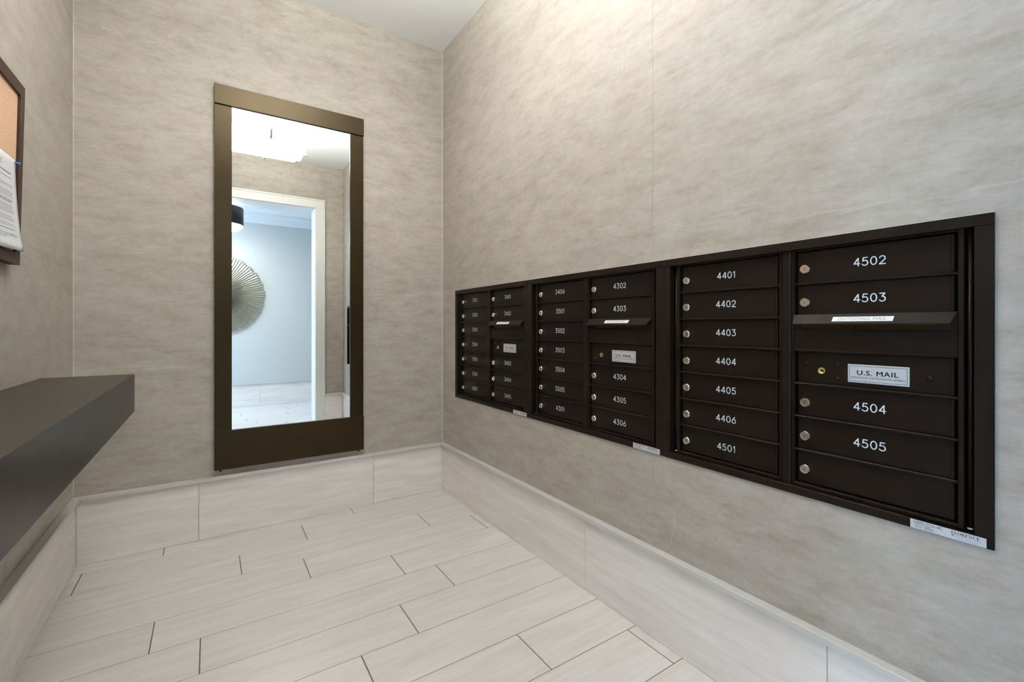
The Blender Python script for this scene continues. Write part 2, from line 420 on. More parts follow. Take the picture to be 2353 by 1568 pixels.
# hall window end: frame, glass panes
wy0, wy1, wz0, wz1 = YH + .10, YJ - .10, .30, 2.42
bm = bmesh.new()
add_box(bm, (HX0 - .1, YH, 0), (HX0, YJ, wz0)); add_box(bm, (HX0 - .1, YH, wz1), (HX0, YJ, HCEIL + .3))
add_box(bm, (HX0 - .1, YH, wz0), (HX0, wy0, wz1)); add_box(bm, (HX0 - .1, wy1, wz0), (HX0, YJ, wz1))
struct(obj('wall_hall_window', bm, 'hallwall'), 'hall end wall that holds the tall window', 'wall')
bm = bmesh.new()
for lo, hi in (((HX0 - .06, wy0, wz0), (HX0 - .02, wy0 + .05, wz1)), ((HX0 - .06, wy1 - .05, wz0), (HX0 - .02, wy1, wz1)),
               ((HX0 - .06, wy0, wz0), (HX0 - .02, wy1, wz0 + .05)), ((HX0 - .06, wy0, wz1 - .05), (HX0 - .02, wy1, wz1)),
               ((HX0 - .06, (wy0 + wy1) / 2 - .02, wz0), (HX0 - .02, (wy0 + wy1) / 2 + .02, wz1))): add_box(bm, lo, hi, .004)
win = struct(obj('window_1', bm, 'white'), 'tall white window at the end of the hall', 'window')
for a, b in ((wy0 + .05, (wy0 + wy1) / 2 - .02), ((wy0 + wy1) / 2 + .02, wy1 - .05)):
    boxobj('pane', (HX0 - .043, a, wz0 + .05), (HX0 - .037, b, wz1 - .05), 'pane', win)

# crown moulding of the hall
bm = bmesh.new()
prof = [(0, 2.552), (.012, 2.552), (.016, 2.572), (.030, 2.586), (.034, 2.600), (.040, 2.604), (.060, 2.640), (.085, 2.664), (.090, HCEIL), (0, HCEIL)]
add_prism(bm, prof, HX0, HX1, lambda p, q, a: (a, YH + p, q))
struct(obj('trim_1', bm, 'white'), 'stepped crown moulding along the top of the hall wall', 'trim')

# ------------------------------------------------------------------ floor
bm = bmesh.new(); add_box(bm, (HX0 - .1, YH - .1, -.06), (HX1 + .1, D + T, -.0011))
floor = struct(obj('floor', bm, 'grout'), 'pale stone-look plank tile floor with thin dark joints', 'floor')
P_L, P_W, JW = .9040, .2016, .0026
lines = [2.7755 - P_W * k for k in range(0, 24)]
known = {0: .713, 1: .424, 2: .118, 3: .371, 4: .730, 5: .875, 6: .630, 7: .425, 8: .922, 9: .370}
tile_cache = {}
def plank(x0, x1, y0, y1):
    key = (round(x1 - x0, 3), round(y1 - y0, 3))
    if key not in tile_cache:
        b_ = bmesh.new(); hx, hy = (x1 - x0) / 2, (y1 - y0) / 2
        add_box(b_, (-hx, -hy, -.008), (hx, hy, 0), .0007)
        tile_cache[key] = mesh('tile', b_, 'floor')
    link('tile', tile_cache[key], floor, ((x0 + x1) / 2, (y0 + y1) / 2, 0))
rows = [(lines[0], D - .004)] + [(b, a) for a, b in zip(lines, lines[1:])]
for k, (y0, y1) in enumerate(rows):
    if y1 < YH: break
    y0 = max(y0, YH + .003)
    yc = (y0 + y1) / 2
    if yc > YF: xa, xb = XL + .004, W - .004
    elif yc > YJ: xa, xb = DO0, DO1
    else: xa, xb = -1.9, HX1 - .02
    j = known.get(k, None)
    if j is None: j = random.Random(k * 5 + 3).uniform(0, P_L)
    cuts = [xa]; x = j - math.ceil((j - xa) / P_L) * P_L
    while x < xb - .012:
        if x > xa + .012: cuts.append(x)
        x += P_L
    cuts.append(xb)
    for a, b in zip(cuts, cuts[1:]):
        plank(a + (JW * .7 if a > xa else 0), b - (JW * .7 if b < xb else 0), y0 + JW * .5, y1 - JW * .5)

# ------------------------------------------------------------------ tile baseboards with painted caps
BT, CT, CP = .012, .319, .030       # tile thickness, cap top, cap projection
def baseboard(name, along, a0, a1, face, into, joints, label, cap=None):
    """face: wall plane, into: +1/-1 direction from the wall into the room"""
    def box(bm, p, q, d0, d1, z0, z1, bev):
        if along == 'X': add_box(bm, (p, face + into * d0, z0), (q, face + into * d1, z1), bev)
        else: add_box(bm, (face + into * d0, p, z0), (face + into * d1, q, z1), bev)
    bm = bmesh.new(); box(bm, *(cap or (a0, a1)), -.001, CP, CT - .017, CT, .0012)
    o = struct(obj(name, bm, 'cap'), label, 'baseboard')
    cuts = [a0] + sorted(j for j in joints if a0 + .02 < j < a1 - .02) + [a1]
    for p, q in zip(cuts, cuts[1:]):
        b_ = bmesh.new(); box(b_, p + .0008, q - .0008, -.001, BT, .001, CT - .0185, .0006)
        # keep each tile's origin at its own centre
        m = mesh('tile', b_, 'base'); c = sum((v.co for v in m.vertices), Vector()) / len(m.vertices)
        m.transform(Matrix.Translation(-c)); link('tile', m, o, c)
    return o
baseboard('baseboard_back', 'X', XL + BT, W - BT, D, -1, [-.049, .853], 'pale tile baseboard with painted cap under the mirror', (XL + CP + .0002, W - CP - .0002))
baseboard('baseboard_right', 'Y', YF + .001, D - .001, W, -1, [2.338, 1.435, .532], 'pale tile baseboard with painted cap under the mailboxes')
baseboard('baseboard_left', 'Y', YF + .001, D - .001, XL, 1, [2.05, 1.147, .245], 'pale tile baseboard under the dark counter')
baseboard('baseboard_front', 'X', DO1 + .106, W - BT, YF, 1, [], 'short tile baseboard beside the door casing, seen in the mirror', (DO1 + .106, W - CP - .0002))
baseboard('baseboard_entry', 'X', XL + BT, DO0 - .106, YF, 1, [], 'short tile baseboard at the left of the doorway', (XL + CP + .0002, DO0 - .106))
baseboard('baseboard_hall', 'X', HX0, HX1, YH, 1, [.58 + .903 * k for k in range(-4, 4)], 'pale tile baseboard along the hall wall')

# bead of caulk in the corners
bm = bmesh.new(); add_prism(bm, [(0, 0), (-.0032, 0), (0, -.0032)], CT, CEIL, lambda p, q, a: (W + p, D + q, a))
struct(obj('trim_2', bm, 'caulk'), 'thin pale caulk line in the corner beside the mailboxes', 'trim')
bm = bmesh.new(); add_prism(bm, [(0, 0), (.0022, 0), (0, -.0022)], CT, CEIL, lambda p, q, a: (XL + p, D + q, a))
struct(obj('trim_3', bm, 'caulk'), 'thin pale caulk line in the corner near the cork board', 'trim')

# scratches and a tick on the covering of the right wall
WR = bpy.data.objects['wall_right']
for pts, w, mt in (([(1.2350, 2.1335), (1.2410, 2.1000)], .0022, 'cap'), ([(1.2090, 2.1120), (1.2190, 2.0830)], .0016, 'cap'),
                   ([(1.0010, .4660), (.9990, .4250), (1.0120, .3900), (1.0140, .3660)], .0016, 'cap'), ([(.8480, .4420), (.8470, .4330)], .0020, 'ink2'),
                   ([(2.2000, 1.9150), (2.2080, 1.8750)], .0024, 'cap')):
    bm = bmesh.new()
    for (a0, b0), (a1, b1) in zip(pts, pts[1:]):
        add_poly(bm, [(W - .0003, a0 - w / 2, b0), (W - .0003, a0 + w / 2, b0), (W - .0003, a1 + w / 2, b1), (W - .0003, a1 - w / 2, b1)])
    obj('scuff_mark', bm, mt, WR)

# ------------------------------------------------------------------ door casing
CW = .105
dr = struct(thing('door_1', (0, 0, 0), 'off-white cased doorway without a door, seen in the mirror', 'doorway'), 'off-white cased doorway without a door, seen in the mirror', 'doorway')
for nm, lo, hi in (('jamb', (DO0 - JT, YJ - .004, 0), (DO0, YF + .004, DOZ + JT)), ('jamb', (DO1, YJ - .004, 0), (DO1 + JT, YF + .004, DOZ + JT)),
                   ('head_jamb', (DO0, YJ - .004, DOZ), (DO1, YF + .004, DOZ + JT))):
    boxobj(nm, lo, hi, 'casing', dr, .001)
for y0, y1 in ((YF - .001, YF + .018), (YJ - .018, YJ + .001)):
    yb = (y0, y1 + .007) if y0 > -.1 else (y0 - .007, y1)
    for nm, lo, hi in (('casing', (DO0 - CW, y0, 0), (DO0 - .004, y1, DOZ + .004)), ('casing', (DO1 + .004, y0, 0), (DO1 + CW, y1, DOZ + .004)),
                       ('casing', (DO0 - CW, y0, DOZ + .004), (DO1 + CW, y1, DOZ + CW)),
                       ('back_band', (DO0 - CW, yb[0], 0), (DO0 - CW + .016, yb[1], DOZ + CW - .0162)), ('back_band', (DO1 + CW - .016, yb[0], 0), (DO1 + CW, yb[1], DOZ + CW - .0162)),
                       ('back_band', (DO0 - CW, yb[0], DOZ + CW - .016), (DO1 + CW, yb[1], DOZ + CW))):
        boxobj(nm, lo, hi, 'casing', dr, .0012)

# ------------------------------------------------------------------ mailbox bank: three cabinets
UW = (MB_Y1 - MB_Y0) / 3
FX, MX, PX, BX = W - .006, W + .008, W + .018, W + .034       # frame front, master door front, door front, hinge recess
ZT, ZB, PITCH = 1.315, .685, .090
COLS = ((.0580, .3870), (.4262, .7560))
def lock_mesh():
    bm = bmesh.new()                                           # local: axis along -X (towards the viewer), origin on the door
    add_lathe(bm, [(.0128, 0), (.0128, .0085), (.0112, .0105), (.0086, .0107), (.0080, .0094), (.0072, .0094)], (0, 0, 0), (-1, 0, 0), 32, 0, False, [0, 0, 1, 0, 0])
    add_lathe(bm, [(.0072, .0094), (.0070, .0100), (0, .0100)], (0, 0, 0), (-1, 0, 0), 32, 1, False)
    add_box(bm, (-.0099, -.0008, -.0042), (-.0103, .0008, .0034), 0, 1, 2)
    return mesh('lock', bm, ['chrome', 'steel', 'box_in'])
LOCK = lock_mesh()
def rivet_mesh(r):
    bm = bmesh.new(); add_lathe(bm, [(r, 0), (r * .92, r * .28), (r * .6, r * .5), (0, r * .6)], (0, 0, 0), (-1, 0, 0), 14)
    return mesh('rivet', bm, 'box')
RIVET, RIVET2 = rivet_mesh(.0054), rivet_mesh(.0070)
bm = bmesh.new(); add_lathe(bm, [(.0088, 0), (.0088, .002), (.0080, .003), (.0055, .0028), (.0052, .002), (0, .002)], (0, 0, 0), (-1, 0, 0), 20)
add_box(bm, (-.0018, -.0052, -.0009), (-.0026, .0052, .0009), 0, 1, 1); add_box(bm, (-.0018, -.0018, -.0008), (-.0027, .0018, .0024), 0, 1, 1)
BRASSLOCK = mesh('brass_lock', bm, ['brass', 'ink'])
bm = bmesh.new(); add_lathe(bm, [(.0105, 0), (.0105, .0006), (.0088, .0006)], (0, 0, 0), (-1, 0, 0), 20)
DOOR_CACHE = {}
TXT = {k: font_faces(v, 1.0, off, 1.0, sp) for k, v, off, sp in (('mail', 'U.S. MAIL', 0.0, 1.10), ('pm', 'APPROVED BY THE POSTMASTER GENERAL', 0, 1.0), ('out', 'OUTGOING MAIL', 0, 1.12),
       ('std', 'USPS-STD-4C', 0, 1.0), ('corp', 'CORPORATION', -.004, 1.0), ('m1', 'MODEL NO.', 0.0, 1.0), ('m2', 'SERIAL NO.', 0.0, 1.0), ('m3', 'DATE MFG.', 0.0, 1.0))}

def uobj(name, bm, mats, unit, y0):
    """mesh given in world coordinates, parented under a unit whose origin is (W, y0, MB_Z0)"""
    m = mesh(name, bm, mats); m.transform(Matrix.Translation((-W, -y0, -MB_Z0)))
    return link(name, m, unit)
def make_unit(idx, numbers, label):
    y0 = MB_Y1 - idx * UW                                      # left edge as one faces the wall
    U = lambda u: y0 - u
    unit = thing('mailbox_cabinet', (W, y0, MB_Z0), label, 'mailbox', 'brown mailbox cabinets')
    # outer frame: four flat bars
    fw, ft, fb = .0300, .0240, .0205
    for nm, a, b, z0, z1 in (('frame_bar', 0.0004, UW - .0004, MB_Z1 - ft, MB_Z1), ('frame_bar', 0.0004, UW - .0004, MB_Z0, MB_Z0 + fb),
                             ('frame_bar', 0.0004, fw, MB_Z0 + fb + .0004, MB_Z1 - ft - .0006), ('frame_bar', UW - fw, UW - .0004, MB_Z0 + fb + .0004, MB_Z1 - ft - .0006)):
        bm = bmesh.new(); add_box(bm, (FX, U(a), z0), (W + .010, U(b), z1), .0008); uobj(nm, bm, 'box', unit, y0)
    # body behind
    bm = bmesh.new(); add_box(bm, (BX, U(.008), MB_Z0 + .008), (W + .39, U(UW - .008), MB_Z1 - .008)); 
    for a, b in ((.010, .030), (UW - .030, UW - .010)): add_box(bm, (W + .010, U(a), MB_Z0 + .012), (BX, U(b), MB_Z1 - .012))
    uobj('body', bm, 'box', unit, y0)
    # hinge rods
    for u in (.0405, .7735):
        bm = bmesh.new(); add_lathe(bm, [(0, 0), (.0048, 0), (.0048, ZT - ZB + .004), (0, ZT - ZB + .004)], (W + .018, U(u), ZB - .002), (0, 0, 1), 12); uobj('hinge_rod', bm, 'box', unit, y0)
        bm = bmesh.new(); add_lathe(bm, [(0, 0), (.0056, 0), (.0056, .003), (0, .003)], (W + .018, U(u), ZB - .006), (0, 0, 1), 12); uobj('washer', bm, 'plate', unit, y0)
    # centre mullion
    bm = bmesh.new()
    add_prism(bm, [(.3945, BX), (.3945, W + .0075), (.3985, W + .0042), (.4147, W + .0042), (.4187, W + .0075), (.4187, BX)], ZB - .010, ZT + .0085, lambda p, q, a: (q, U(p), a)); uobj('mullion', bm, 'box', unit, y0)
    for ci, (c0, c1) in enumerate(COLS):
        # master door: stiles, rails, dividers
        o0, o1 = (c0 - .0095, c1 + .006) if ci == 0 else (c0 - .006, c1 + .0095)
        bm = bmesh.new()
        add_box(bm, (MX, U(o0), ZB - .008), (BX, U(c0), ZT + .008), .0008); add_box(bm, (MX, U(c1), ZB - .008), (BX, U(o1), ZT + .008), .0008)
        add_box(bm, (MX, U(c0), ZT - .001), (BX, U(c1), ZT + .008), .0006); add_box(bm, (MX, U(c0), ZB - .008), (BX, U(c1), ZB), .0006)
        uobj('door_surround', bm, 'box', unit, y0)
        for r in range(1, 7):
            if ci == 1 and r == 2: continue
            z = ZT - PITCH * r; bm = bmesh.new(); add_box(bm, (MX, U(c0 + .0003), z - .0030), (BX, U(c1 - .0003), z + .0030), .0013); uobj('divider', bm, 'box', unit, y0)
        for r in range(7):
            zt, zb = ZT - PITCH * r - .0035, ZT - PITCH * (r + 1) + .0035; zc = (zt + zb) / 2
            num = numbers[ci][r]
            if num == 'SLOT':
                slot_panel(unit, y0, U, c0, c1, zt, zb, (0, .017, .010)[idx]); continue
            bm = bmesh.new()
            add_box(bm, (PX, U(c0 + .0055), zt), (PX + .012, U(c1 - .0075), zb), .0010)
            # folded flange on the hinge side
            add_box(bm, (PX - .0030, U(c1 - .0135), zt - .0006), (PX + .006, U(c1 - .0072), zb + .0006), .0010)
            cy = U((c0 + c1) / 2)
            m = mesh('door', bm, 'box'); m.transform(Matrix.Translation((-PX, -cy, -zc)))
            dname = 'lock_panel' if num == 'USMAIL' else 'door'
            door = link(dname, m, unit, (PX - W, cy - y0, zc - MB_Z0))
            L = lambda u, z: (0, U(u) - cy, z - zc)             # door-local point
            if num == 'USMAIL':
                for u, z in ((.4544, 1.0105), (.5274, 1.0105), (.4544, .9757), (.5274, .9757)): link('rivet', RIVET, door, L(u, z))
                link('rivet', RIVET2, door, L(.7081, .9930)); link('brass_lock', BRASSLOCK, door, L(.4903, .9925))
                us_plate(door, L(.6112, .9925))
            else:
                link('lock', LOCK, door, L(c0 + .0262, zc - .0055))
                if num:
                    bm = bmesh.new(); put_number(bm, num, lambda x, y, l: (-.0004 - l, -x, y), .0190, .0025)
                    link('number', mesh('number', bm, 'print'), door, L((c0 + c1) / 2 - .001 + (.005 if idx == 2 and ci == 1 else 0), zc + .0005))
    data_plate(unit, y0, U)
    bm = bmesh.new(); add_box(bm, (W - .0035, U(0), MB_Z1), (W, U(UW), MB_Z1 + .0016), .0005)
    uobj('caulk_bead', bm, 'caulk', unit, y0)
    return unit
def us_plate(door, loc):
    w, h = .1225, .0455; bm = bmesh.new()
    add_box(bm, (-.0022, -w / 2, -h / 2), (0, w / 2, h / 2), .0007, 1, 0)
    def bar(a, b, c, d): add_poly(bm, [(-.0024, a, c), (-.0024, b, c), (-.0024, b, d), (-.0024, a, d)], 1)
    i, k = .0036, .0009; W2, H2 = w / 2 - i, h / 2 - i
    bar(-W2, W2, H2 - k, H2); bar(-W2, W2, -H2, -H2 + k); bar(-W2, -W2 + k, -H2, H2); bar(W2 - k, W2, -H2, H2)
    for q, (sx, sy) in enumerate(((-.00045, 0), (.00045, 0), (0, .0003), (0, -.0003))):
        put_font(bm, TXT['mail'], lambda x, y: (-.0024 - q * 8e-6, -x + sx, y + sy + .0025), 1, .0820, .0114)
    put_font(bm, TXT['pm'], lambda x, y: (-.0024, -x, y - .0098), 1, .1085, .0046)
    link('name_plate', mesh('name_plate', bm, ['plate', 'ink']), door, loc)
def slot_panel(unit, y0, U, c0, c1, zt, zb, shift):
    zs = 1.0995                                                 # lower edge of the posting slot
    bm = bmesh.new(); add_box(bm, (W + .0105, U(c0 + .0006), zb - .0030), (PX + .012, U(c1 - .0006), zs), .0008)
    cy, zc = U((c0 + c1) / 2), (zt + zb) / 2
    m = mesh('slot_panel', bm, 'box'); m.transform(Matrix.Translation((-PX, -cy, -zc)))
    pn = link('slot_panel', m, unit, (PX - W, cy - y0, zc - MB_Z0))
    loc = Matrix.Translation((-PX, -cy, -zc))
    bm = bmesh.new(); a0, a1 = c0 + .012, c1 - .012            # plate with the rounded posting slot
    z0, z1, r = zs - .001, zt + .006, .0065; zo0, zo1 = zs + .0037, zs + .021
    out = [(c0 + .0006, z0), (c1 - .0006, z0), (c1 - .0006, z1), (c0 + .0006, z1)]
    hole = arc(a0 + r, zo0 + r, r, r, 180, 270, 5) + arc(a1 - r, zo0 + r, r, r, 270, 360, 5) + arc(a1 - r, zo1 - r, r, r, 0, 90, 5) + arc(a0 + r, zo1 - r, r, r, 90, 180, 5)
    n = len(hole); vo = [bm.verts.new((W + .0125, U(a), z)) for a, z in out]; vh = [bm.verts.new((W + .0125, U(a), z)) for a, z in hole]
    q = n // 4
    for k in range(4):                                          # outline corner k fans to its quarter arc
        for i in range(k * q, k * q + q - 1): bm.faces.new((vo[k], vh[i], vh[i + 1]))
        bm.faces.new((vo[k], vh[k * q + q - 1], vh[(k * q + q) % n], vo[(k + 1) % 4]))
    r_ = bmesh.ops.extrude_face_region(bm, geom=list(bm.faces))
    for v in r_['geom']:
        if isinstance(v, bmesh.types.BMVert): v.co.x += .003
    m = mesh('slot_plate', bm, 'box'); m.transform(loc); link('slot_plate', m, pn)
    for a, b in ((a0 - .004, (c0 + c1) / 2 - .028), ((c0 + c1) / 2 - .0265, a1 + .004)):
        bm = bmesh.new(); add_box(bm, (W + .0195, U(a), zo0 - .004), (W + .0215, U(b), zo1 + .004), .0004)
        m = mesh('slot_flap', bm, 'flap'); m.transform(loc); link('slot_flap', m, pn)
    # weather hood: sloping sheet with a turned-down lip
    bm = bmesh.new(); e = .0065; t = .0016
    p = [(W + .012, 1.1420, 0), (W + .0075, 1.1418, 0), (W - .0150, 1.1175, e), (W - .0150, 1.1130, e), (W - .0135, 1.1130, e), (W - .0135, 1.1166, e), (W + .008, 1.1400, 0), (W + .012, 1.1400, 0)]
    A = [bm.verts.new((x, U(c0 + .0005 + k), z)) for x, z, k in p]; B = [bm.verts.new((x, U(c1 - .0005 - k), z)) for x, z, k in p]
    for i in range(len(p)): bm.faces.new((A[i], A[(i + 1) % len(p)], B[(i + 1) % len(p)], B[i]))
    bm.faces.new(list(reversed(A))); bm.faces.new(B)
    m = mesh('hood', bm, 'box'); hc = Vector((W, cy, 1.13)); m.transform(Matrix.Translation(-hc))
    hood = link('hood', m, unit, (0, cy - y0, 1.13 - MB_Z0))
    # label on the slope
    P0, P1 = Vector((W + .0075, 0, 1.1418)), Vector((W - .0150, 0, 1.1175)); dn = (P1 - P0).normalized(); nn = Vector((dn.z, 0, -dn.x))
    if nn.x > 0: nn = -nn
    mid = P0.lerp(P1, .56); uc = (c0 + c1) / 2 - .0145 + shift
    def S(x, y): v = mid - dn * y + nn * .0005; return Vector((v.x, U(uc) - x, v.z)) - hc
    def S2(x, y): return S(x, y) + nn * .0002
    bm = bmesh.new(); add_poly(bm, [S(-.0625, -.0078), S(.0625, -.0078), S(.0625, .0078), S(-.0625, .0078)], 0)
    put_font(bm, TXT['out'], S2, 1, .100, .0092)
    link('label', mesh('label', bm, ['label', 'ink2']), hood)
def data_plate(unit, y0, U):
    u0, u1, z0, z1 = .680, .8020, MB_Z0 + .0007, MB_Z0 + .0203; x = FX - .0007
    bm = bmesh.new(); add_box(bm, (FX - .0006, U(u0), z0), (FX + .0004, U(u1), z1), .0002, 1, 0)
    F = lambda uc, zc: (lambda a, b: (x, U(uc) - a, zc + b))
    put_font(bm, TXT['std'], F(.7105, z1 - .0045), 1, .0480, .0058)
    for k, (key, w) in enumerate((('m1', .0125), ('m2', .0125), ('m3', .0115))):
        put_font(bm, TXT[key], F(.6885 + w / 2, z1 - .0098 - k * .0030), 1, w, .0019)
        for s in range(11 if k else 8):                          # illegible model data
            add_poly(bm, [F(.7045, z1 - .0098 - k * .0030)(a, b) for a, b in ((s * .0014, -.0007), (s * .0014 + .0009, -.0007), (s * .0014 + .0009, .0007), (s * .0014, .0007))], 1)
    put_serif(bm, 'FLORENCE', F(.7705, z1 - .0052), .0440, .0062, 1)
    put_font(bm, TXT['corp'], F(.7735, z1 - .0112), 3, .0380, .0036)
    add_poly(bm, [F(.7510, z1 - .0108)(a, b) for a, b in ((-.0016, -.0016), (.0016, -.0016), (.0016, .0016), (-.0016, .0016))], 2)
    for k in range(2):
        for s in range(11): add_poly(bm, [F(.7555, z1 - .0152 - k * .0017)(s * .0031 + a, b) for a, b in ((0, -.0004), (.0025, -.0004), (.0025, .0004), (0, .0004))], 3)
    uobj('data_plate', bm, ['plate', 'ink', 'ink2', 'ink3'], unit, y0)
make_unit(0, (['3301', '3302', '3303', '3304', '3305', '3306', '3307'], ['3401', '3402', 'SLOT', 'USMAIL', '3403', '3404', '3405']),
          'dark brown mailbox cabinet numbered 3301 to 3405, nearest the corner')
make_unit(1, (['3406', '3501', '3502', '3503', '3504', '3505', '4301'], ['4302', '4303', 'SLOT', 'USMAIL', '4304', '4305', '4306']),
          'dark brown mailbox cabinet numbered 3406 to 4306, middle of the three')
make_unit(2, (['4401', '4402', '4403', '4404', '4405', '4406', '4501'], ['4502', '4503', 'SLOT', 'USMAIL', '4504', '4505', '']),
          'dark brown mailbox cabinet numbered 4401 to 4505, largest in view at right')

# ------------------------------------------------------------------ tall mirror on the back wall
mx0, mx1, mz0, mz1 = .0178, .7890, .354, 2.385
mr = thing('wall_mirror', ((mx0 + mx1) / 2, D, mz0), 'tall rectangular mirror in a wide bronze metal frame', 'mirror')
mo = Vector(mr.location)
def mobj(name, bm, mat):
    m = mesh(name, bm, mat); m.transform(Matrix.Translation(-mo)); return link(name, m, mr)
sw = .0785
bm = bmesh.new(); add_box(bm, (mx0, D - .032, 2.2820), (mx1, D - .012, mz1), .0010); mobj('top_rail', bm, 'bronze')
bm = bmesh.new(); add_box(bm, (mx0, D - .032, mz0), (mx1, D - .012, .5585), .0010); mobj('bottom_rail', bm, 'bronze')
for a, b in ((mx0, mx0 + sw), (mx1 - .0025 - sw, mx1 - .0025)):
    bm = bmesh.new(); add_box(bm, (a, D - .029, .5590), (b, D - .012, 2.2765), .0008); mobj('stile', bm, 'bronze')
bm = bmesh.new(); add_box(bm, (mx0 + sw - .004, D - .0215, .5560), (mx1 - sw + .002, D - .0180, 2.2850)); mobj('mirror_glass', bm, 'glass_mirror')
bm = bmesh.new(); add_box(bm, (mx0 + .012, D - .0175, mz0 + .02), (mx1 - .012, D - .0005, mz1 - .02)); mobj('backing', bm, 'rubber')
for x in (.046, .760):
    bm = bmesh.new(); add_lathe(bm, [(0, 0), (.0055, 0), (.0055, .010), (.004, .0125), (0, .0125)], (x, D - .020, mz0 + .0015), (0, 0, -1), 12); mobj('bumper', bm, 'rubber')

# ------------------------------------------------------------------ floating counter on the left wall
bm = bmesh.new(); add_box(bm, (0, -1.05, -.0755), (.2725, 1.05, .0755), .0012, 2)
o = obj('wall_counter', bm, 'wood', None, (XL, 2.395 - 1.05, .8410)); tag(o, 'thick dark wood floating counter on the left wall', 'counter')

# ------------------------------------------------------------------ cork board, paper, push pin
BH, BWD, BD = .561, .900, .026
tilt = math.atan2(.0120, BH)
cb = thing('cork_board', (XL + .0015, 2.0587, 1.3035), 'cork notice board in a dark brown frame, hanging above the counter', 'notice board')
cb.rotation_euler = (0, tilt, 0)                               # local: x out of the wall, -y along it, z up
fwid = .0365
def cobj(name, lo, hi, mat, bev=0.0):
    bm = bmesh.new(); add_box(bm, lo, hi, bev); return obj(name, bm, mat, cb)
cobj('frame_rail', (0, -BWD, BH - fwid), (BD, 0, BH), 'frame', .0004); cobj('frame_rail', (0, -BWD, 0), (BD, 0, fwid), 'frame', .0004)
cobj('frame_stile', (0, -fwid, fwid), (BD - .00003, 0, BH - fwid), 'frame', .0004); cobj('frame_stile', (0, -BWD, fwid), (BD - .00003, -BWD + fwid, BH - fwid), 'frame', .0004)
cobj('cork_sheet', (.004, -BWD + fwid, fwid), (BD - .0068, -fwid, BH - fwid), 'cork')
# letter-size notice, corner curling off the board
PY1, PW_, PZ1, PH_ = 2.0120, .2159, 1.6200, .2794
def px_cork(z): return XL + .0015 + (BD - .0068) * math.cos(tilt) + (z - 1.3035) * math.sin(tilt)
def paper_pt(a, b, off=0.0):
    """a: 0..1 from the right edge leftwards, b: 0..1 from the top down"""
    z = PZ1 - PH_ * b - .004 * a; y = PY1 - PW_ * a
    lift = .0008 + .0245 * (b ** 2.6) * (.35 + .65 * (1 - a) ** 1.2) + .0035 * math.sin(b * PI) * (1 - a)
    y += .004 * b * (1 - a)
    return Vector((px_cork(z) + lift + off, y, z))
bm = bmesh.new(); nx, nz = 10, 16
g = [[[bm.verts.new(paper_pt(i / nx, j / nz, s)) for j in range(nz + 1)] for i in range(nx + 1)] for s in (0, .0003)]
for s in (0, 1):
    for i in range(nx):
        for j in range(nz): bm.faces.new((g[s][i][j], g[s][i + 1][j], g[s][i + 1][j + 1], g[s][i][j + 1])).smooth = True
for i in range(nx):
    for j in (0, nz): bm.faces.new((g[0][i][j], g[0][i + 1][j], g[1][i + 1][j], g[1][i][j]))
for j in range(nz):
    for i in (0, nx): bm.faces.new((g[0][i][j], g[0][i][j + 1], g[1][i][j + 1], g[1][i][j]))
pp = tag(obj('notice_paper', bm, 'paper'), 'white printed letter pinned to the cork board, lower corner curling', 'paper')
# print on the letter: rows of illegible text, a small emblem
bm = bmesh.new(); rnd = random.Random(11)
def dash(a0, a1, b0, b1, mi):
    n = max(1, int(abs(a1 - a0) * 14))
    for k in range(n):
        p, q = a0 + (a1 - a0) * k / n, a0 + (a1 - a0) * (k + 1) / n
        add_poly(bm, [paper_pt(p, b0, .0008), paper_pt(q, b0, .0008), paper_pt(q, b1, .0008), paper_pt(p, b1, .0008)], mi)
def text_line(b, end, mi=0, h=.0058):
    a = .88
    while a > end:
        w = rnd.uniform(.018, .055); e = max(end, a - w)
        dash(e, a, b, b + h, mi); a = e - .010
text_line(.185, .20, 1, .009)
blocks = [(.235, [.16, .62], 0), (.315, [.15, .15, .70], 0), (.385, [.12, .17, .18, .14], 0), (.475, [.17, .22], 1), (.535, [.17, .20, .19, .16, .18, .60], 0), (.655, [.24, .19, .17], 0), (.735, [.20, .14], 0), (.787, [.17], 1), (.84, [.14, .13, .45], 0)]
for b, ends, mi in blocks:
    for k, e in enumerate(ends): text_line(b + k * .0185, e, mi, .0050 if mi == 0 else .0068)
dash(.22, .36, .838, .8455, 2); dash(.62, .80, .245, .2515, 2)
dash(.515, .545, .075, .092, 3); dash(.515, .545, .092, .108, 2); text_line(.122, .80, 0, .003)
for k in range(6): dash(.478 + k * .018, .490 + k * .018, .120, .131, 4)
pr = obj('print', bm, ['ink2', 'ink', 'blueink', 'yellowink', 'ink3'], pp)
# push pin
pz, py = 1.6125, 2.0085
bm = bmesh.new(); ox = px_cork(pz) + .0012
add_lathe(bm, [(0, 0), (.0042, 0), (.0042, .0012), (.0024, .0024), (.0021, .0092), (.0036, .0104), (.0036, .0124), (0, .0128)], (0, 0, 0), (1, 0, 0), 16)
add_lathe(bm, [(.0005, 0), (.0005, -.006), (0, -.0065)], (0, 0, 0), (1, 0, 0), 8)
tag(obj('push_pin', bm, 'pin', None, (ox, py, pz)), 'blue plastic push pin at the corner of the notice', 'push pin')

